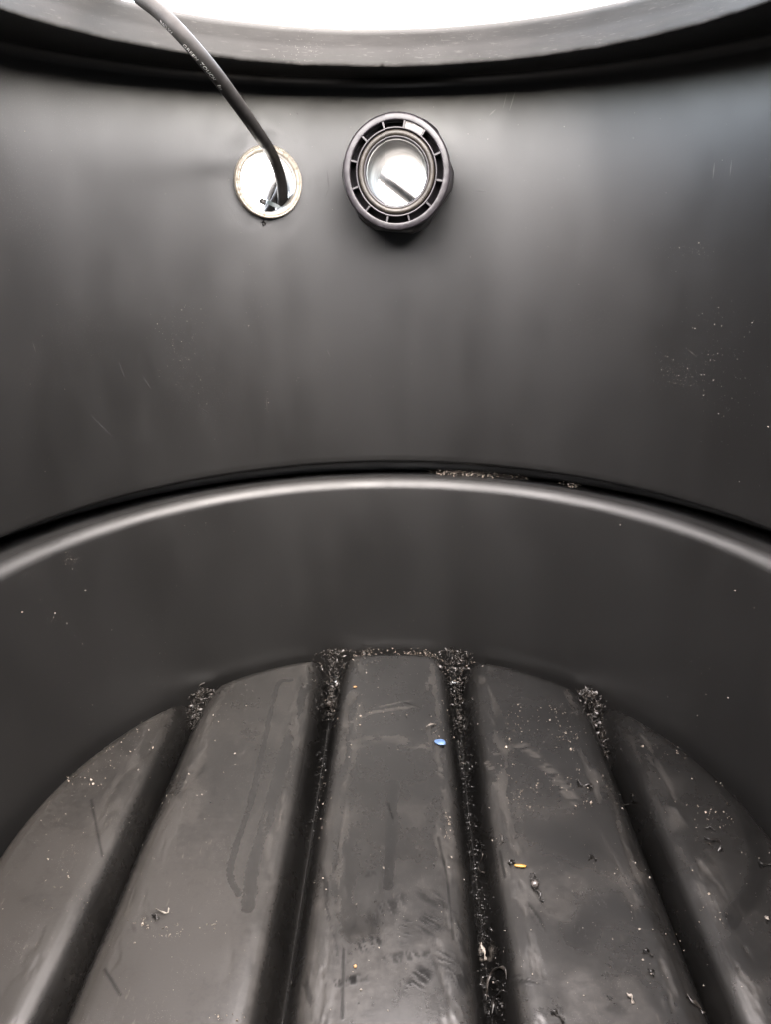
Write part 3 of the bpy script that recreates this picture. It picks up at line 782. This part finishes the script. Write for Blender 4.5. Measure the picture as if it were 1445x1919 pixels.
for cx, cy, sx, sy, n_ in clusters:
    for k in range(int(n_*1.3)):
        p = fp(cx+rng.normal()*sx*.6, cy+rng.normal()*sy*.6)
        if edge_d(p[:1], p[1:2])[0] < .01: continue
        if rng.random() < .6: A.add(grain(p+np.array([0, 0, .0012]), min(.0045, .0010+.0008*rng.pareto(2.5))))
        else: A.add(curl(p+np.array([0, 0, .002]), rng.uniform(.004, .010)))
A.obj('floor_crumbs', M_CRUMB, 'small clusters of pale crumbs and shavings on the planks of the floor', 'crumbs')
# wall dust
A = Acc()
wc = [(335, 625, 26, 45, 170), (345, 690, 40, 30, 60), (470, 600, 14, 30, 26), (1265, 690, 26, 16, 90), (1290, 715, 22, 14, 60), (1310, 470, 34, 7, 60), (1380, 605, 60, 18, 60), (1340, 680, 40, 40, 60), (1370, 720, 40, 50, 60),
      (1380, 780, 40, 40, 30), (558, 715, 2, 14, 16), (499, 765, 3, 14, 12), (612, 690, 12, 6, 10), (300, 1150, 16, 60, 50), (150, 1290, 70, 60, 70), (380, 985, 20, 20, 24), (130, 1045, 9, 9, 46), (105, 1163, 12, 6, 20), (1310, 1290, 60, 60, 34), (1160, 970, 12, 6, 16), (560, 1110, 120, 60, 26)]
for cx, cy, sx, sy, n_ in wc:
    for k in range(n_):
        x, y = cx+rng.normal()*sx, cy+rng.normal()*sy
        if not (-20 < x < 1465 and 170 < y < 1480): continue
        p, nn = hit(x, y)
        if nn[2] > .5: continue
        s = min(.0020, .00038+.00030*rng.pareto(2.4)); A.add(grain(p+nn*s*.3, s))
for k in range(330):
    x, y = rng.uniform(0, 1445), rng.uniform(190, 1280)
    p, nn = hit(x, y)
    if nn[2] > .5: continue
    s = min(.0028, .0005+.0004*rng.pareto(2.2)); A.add(grain(p+nn*s*.3, s))
A.obj('wall_dust', M_DUST, 'pale dust specks clinging to the black tank wall', 'dust')

# ---- single bits on the floor
def bit(name, label, cat, V, F, mat, group=None, smooth=True):
    V = np.asarray(V).reshape(-1, 3); o = mesh_obj(name, V, F, mat, smooth=smooth, origin=V.mean(0)); return tag(o, label, cat, group)
def blob(c, rx, ry, rz, ang, seed, n=18, m=9):
    t = np.linspace(0, 2*math.pi, n, endpoint=False); p = np.linspace(-math.pi/2, math.pi/2, m)
    w = 1+.22*(fbm(np.stack([np.cos(t)*1.3, np.sin(t)*1.3], -1), 1.5, seed, 3)-.5)*2
    V = np.zeros((n, m, 3)); V[..., 0] = rx*w[:, None]*np.cos(t)[:, None]*np.cos(p)[None]; V[..., 1] = ry*w[:, None]*np.sin(t)[:, None]*np.cos(p)[None]; V[..., 2] = rz*np.sin(p)[None]
    ca, sa = math.cos(ang), math.sin(ang)
    V = np.stack([V[..., 0]*ca-V[..., 1]*sa, V[..., 0]*sa+V[..., 1]*ca, V[..., 2]], -1)
    return c+V, grid_faces(n, m, wrap_n=True)
M_BLUE = simple('blue_plastic_flake', (.045, .085, .17), .45, .25, 300, bump=.1)
M_YEL = simple('yellow_chip', (.20, .105, .014), .5, .35, 400, bump=.2)
M_ORA = simple('orange_grain', (.22, .12, .05), .5, .2, 400, bump=.1)
M_PALE = simple('pale_fluff', (.13, .115, .10), .7, .3, 400, bump=.1)
M_BEAD = simple('grey_bead', (.05, .045, .042), .18, .2, 300, bump=.0)
V, F = blob(fp(826, 1393)+np.array([0, 0, .004]), .0165, .0125, .0035, -.3, 3)
bit('blue_flake', 'small flat blue plastic flake lying beside the channel right of centre', 'flake', V, F, M_BLUE)
p = fp(972, 1625)
V, F = blob(p+np.array([.004, 0, .004]), .0135, .0042, .003, -.12, 9)
bit('yellow_chip', 'narrow yellow chip lying on the plank right of centre', 'chip', V, F, M_YEL)
V, F = blob(fp(665, 1812)+np.array([0, 0, .002]), .0032, .0032, .0026, 0, 4)
bit('orange_grain', 'tiny round orange grain on the lower middle plank', 'grain', V, F, M_ORA)
V, F = blob(fp(665, 1288)+np.array([0, 0, .002]), .006, .004, .002, .2, 14)
bit('tan_crumb', 'tan crumb at the far left corner of the middle plank', 'crumb', V, F, M_ORA)
bead = thing('grey_bead', 'shiny grey bead with a black curl on the plank right of centre', 'bead', fp(1003, 1661))
V, F = blob(fp(1003, 1661)+np.array([0, 0, .007]), .0085, .0085, .0075, 0, 2, 24, 13); mesh_obj('ball', V, F, M_BEAD, bead, origin=fp(1003, 1661))
A = Acc()
for k in range(10): A.add(curl(fp(1004+rng.normal()*5, 1652+rng.normal()*6)+np.array([0, 0, .008]), .014, 10, 1.3))
V = np.concatenate(A.V); mesh_obj('curl', V, A.F, M_SWARF, bead, origin=fp(1003, 1661))
# longer curled shavings
def shaving(pts, w, label, mat=None, h=.004, group='curled shavings on the floor'):
    P = catmull([fp(*q)+np.array([0, 0, h*(1+.8*math.sin(2.1*i))]) for i, q in enumerate(pts)], 6)
    T, N, B = frames(P); t = np.linspace(0, 5, len(P))
    W = w*(np.cos(t)[:, None]*N+np.sin(t)[:, None]*B); Nn = (-np.sin(t)[:, None]*N+np.cos(t)[:, None]*B)
    V, F = ribbon(P, W, Nn, w*.22)
    return bit('curled_shaving', label, 'shaving', V, F, mat or M_SWARF, group)
def cshav(px, py, r, label, turns=1.3, mat=None, a0=0.0, sx=1.0):
    pts = [(px+r*sx*math.cos(a0+t)*(1-.06*i), py+.8*r*math.sin(a0+t)*(1-.06*i)+r*.25*i/3) for i, t in enumerate(np.linspace(0, turns*2*math.pi, 9))]
    return shaving(pts, .0021, label, mat)
shaving([(1083, 1463), (1087, 1470), (1096, 1474), (1104, 1473), (1110, 1478), (1108, 1470)], .0034, 'thick black curled shaving on the far part of the plank right of centre')
shaving([(1000, 1668), (1012, 1676), (1012, 1686), (1020, 1690)], .0026, 'short bent black shaving just below the grey bead')
shaving([(963, 1618), (958, 1622), (955, 1616), (961, 1614), (966, 1620)], .0026, 'small black shaving curled against the yellow chip')
shaving([(1110, 1606), (1105, 1608), (1114, 1607), (1118, 1612)], .0026, 'black hooked shaving alone on the plank right of centre')
shaving([(1205, 1783), (1212, 1784), (1218, 1787), (1224, 1793)], .0030, 'upper dark shaving of two near the rightmost channel')
shaving([(1215, 1820), (1221, 1824), (1226, 1822), (1225, 1830)], .0028, 'lower dark shaving of two near the rightmost channel')
shaving([(1033, 1899), (1040, 1898), (1046, 1905), (1054, 1910), (1057, 1919)], .0030, 'black shaving at the near edge of the plank right of centre')
shaving([(1320, 1572), (1332, 1578), (1345, 1574), (1350, 1582), (1352, 1592), (1345, 1596)], .0030, 'long dark curl on the rightmost plank')
shaving([(1322, 1555), (1330, 1554), (1342, 1558)], .0026, 'straight dark shaving above the long curl on the rightmost plank')
shaving([(1422, 1614), (1428, 1622), (1438, 1622), (1450, 1620)], .0026, 'dark shaving at the right edge of the rightmost plank')
shaving([(1180, 1490), (1186, 1492), (1187, 1500), (1183, 1508), (1174, 1512), (1168, 1510)], .0013, 'thin wiry shaving hooked over the rightmost channel', M_SWARF_L)
shaving([(938, 1564), (941, 1572), (941, 1580), (937, 1584)], .0016, 'thin hairlike shaving beside the channel right of centre', M_SWARF_L)
shaving([(292, 1706), (306, 1714), (313, 1712), (316, 1704)], .0016, 'pale looped shaving on the plank left of centre', M_PALE)
shaving([(285, 1718), (291, 1720), (296, 1724)], .0034, 'stubby black shaving on the plank left of centre')
shaving([(903, 1770), (908, 1790), (912, 1800)], .0042, 'pale twisted shred standing in the channel right of centre', M_PALE)
shaving([(912, 1880), (914, 1850), (924, 1824), (936, 1818), (946, 1826), (950, 1838)], .0030, 'long pale arched shaving in the near part of the channel right of centre', M_SWARF_L, h=.008)
shaving([(922, 1905), (926, 1880), (936, 1862), (946, 1860)], .0034, 'dark arched shaving in the near part of the channel right of centre')
shaving([(897, 1600), (905, 1612), (898, 1625), (900, 1638), (908, 1646)], .0016, 'wavy hairlike shaving hanging in the channel right of centre', M_SWARF_L, h=.01)
shaving([(1176, 1866), (1183, 1872), (1188, 1882)], .0034, 'pale sliver on the near plank right of centre', M_PALE)
shaving([(1288, 1868), (1300, 1882), (1312, 1890), (1320, 1902)], .0040, 'black ragged shaving on the near edge of the rightmost channel', M_SWARF_L)
shaving([(1434, 1722), (1440, 1726), (1438, 1718)], .0030, 'pale shred at the far right of the rightmost plank', M_PALE)
shaving([(800, 1364), (808, 1361), (818, 1358)], .0022, 'white thread above the blue flake', M_PALE)

hp, hn = hit(493, 416)
P = np.array([hp+hn*(.004+.004*math.sin(3*t))+np.array([.0045*math.cos(t), 0, .0045*math.sin(t)-.0006*t]) for t in np.linspace(1.2, 8.2, 30)])
T, N, B = frames(P); V, F = ribbon(P, N*.0016, B, .0005)
bit('curled_shaving', 'tiny black curl stuck to the wall just under the cream pipe', 'shaving', V, F, M_SWARF)

# ------------------------------------------------------------------ ground outside
V = [(-900, -900, -.125), (900, -900, -.125), (900, 900, -.125), (-900, 900, -.125)]
g = mesh_obj('ground', V, [(0, 1, 2, 3)], simple('pale_ground', (.34, .32, .29), .9, .2, 8), smooth=False)
g['kind'] = 'structure'

# ------------------------------------------------------------------ light
SUN_EL, SUN_AZ = math.radians(56), math.radians(155)      # azimuth clockwise from +Y (ahead): right and behind the eye
sc = bpy.context.scene
w = bpy.data.worlds.new('World'); sc.world = w; w.use_nodes = True
nt = w.node_tree; bg = nt.nodes['Background']
sky = nt.nodes.new('ShaderNodeTexSky'); sky.sky_type = 'NISHITA'; sky.sun_disc = False
sky.sun_elevation = SUN_EL; sky.sun_rotation = SUN_AZ; sky.air_density = 1.0; sky.dust_density = 2.0; sky.ozone_density = 1.0
hs = nt.nodes.new('ShaderNodeHueSaturation'); hs.inputs['Saturation'].default_value = .65
gm = nt.nodes.new('ShaderNodeGamma'); gm.inputs['Gamma'].default_value = .5      # thin even cloud: the bright sky round the sun is spread out
nt.links.new(sky.outputs[0], hs.inputs['Color']); nt.links.new(hs.outputs[0], gm.inputs['Color']); nt.links.new(gm.outputs[0], bg.inputs['Color'])
bg.inputs['Strength'].default_value = .15
sl = bpy.data.lights.new('sun', 'SUN'); sl.energy = .6; sl.angle = math.radians(140); sl.color = (1, .77, .58)
so = bpy.data.objects.new('sun', sl); COL.objects.link(so)
sd = Vector((math.sin(SUN_AZ)*math.cos(SUN_EL), math.cos(SUN_AZ)*math.cos(SUN_EL), math.sin(SUN_EL)))
so.rotation_euler = sd.to_track_quat('Z', 'Y').to_euler()

# ------------------------------------------------------------------ camera
cd = bpy.data.cameras.new('camera'); co = bpy.data.objects.new('camera', cd); COL.objects.link(co)
cd.sensor_fit = 'VERTICAL'; cd.sensor_height = 24.0; cd.lens = FPX/PH*24.0
cd.clip_start = .005; cd.clip_end = 2000
right0 = np.array([1, 0, 0.]); up0 = np.array([0, SP, CP]); fw = np.array([0, CP, -SP])
R_ = right0*CR-up0*SR; U_ = right0*SR+up0*CR
M = Matrix(((R_[0], U_[0], -fw[0]), (R_[1], U_[1], -fw[1]), (R_[2], U_[2], -fw[2]))).to_4x4()
M.translation = Vector(CAM*S); co.matrix_world = M
sc.camera = co
sc.view_settings.view_transform = 'Standard'; sc.view_settings.look = 'None'
sc.view_settings.exposure = 6.25; sc.view_settings.gamma = 1.0; sc.view_settings.use_curve_mapping = False
for o in bpy.data.objects:
    if '_org' in o: del o['_org']
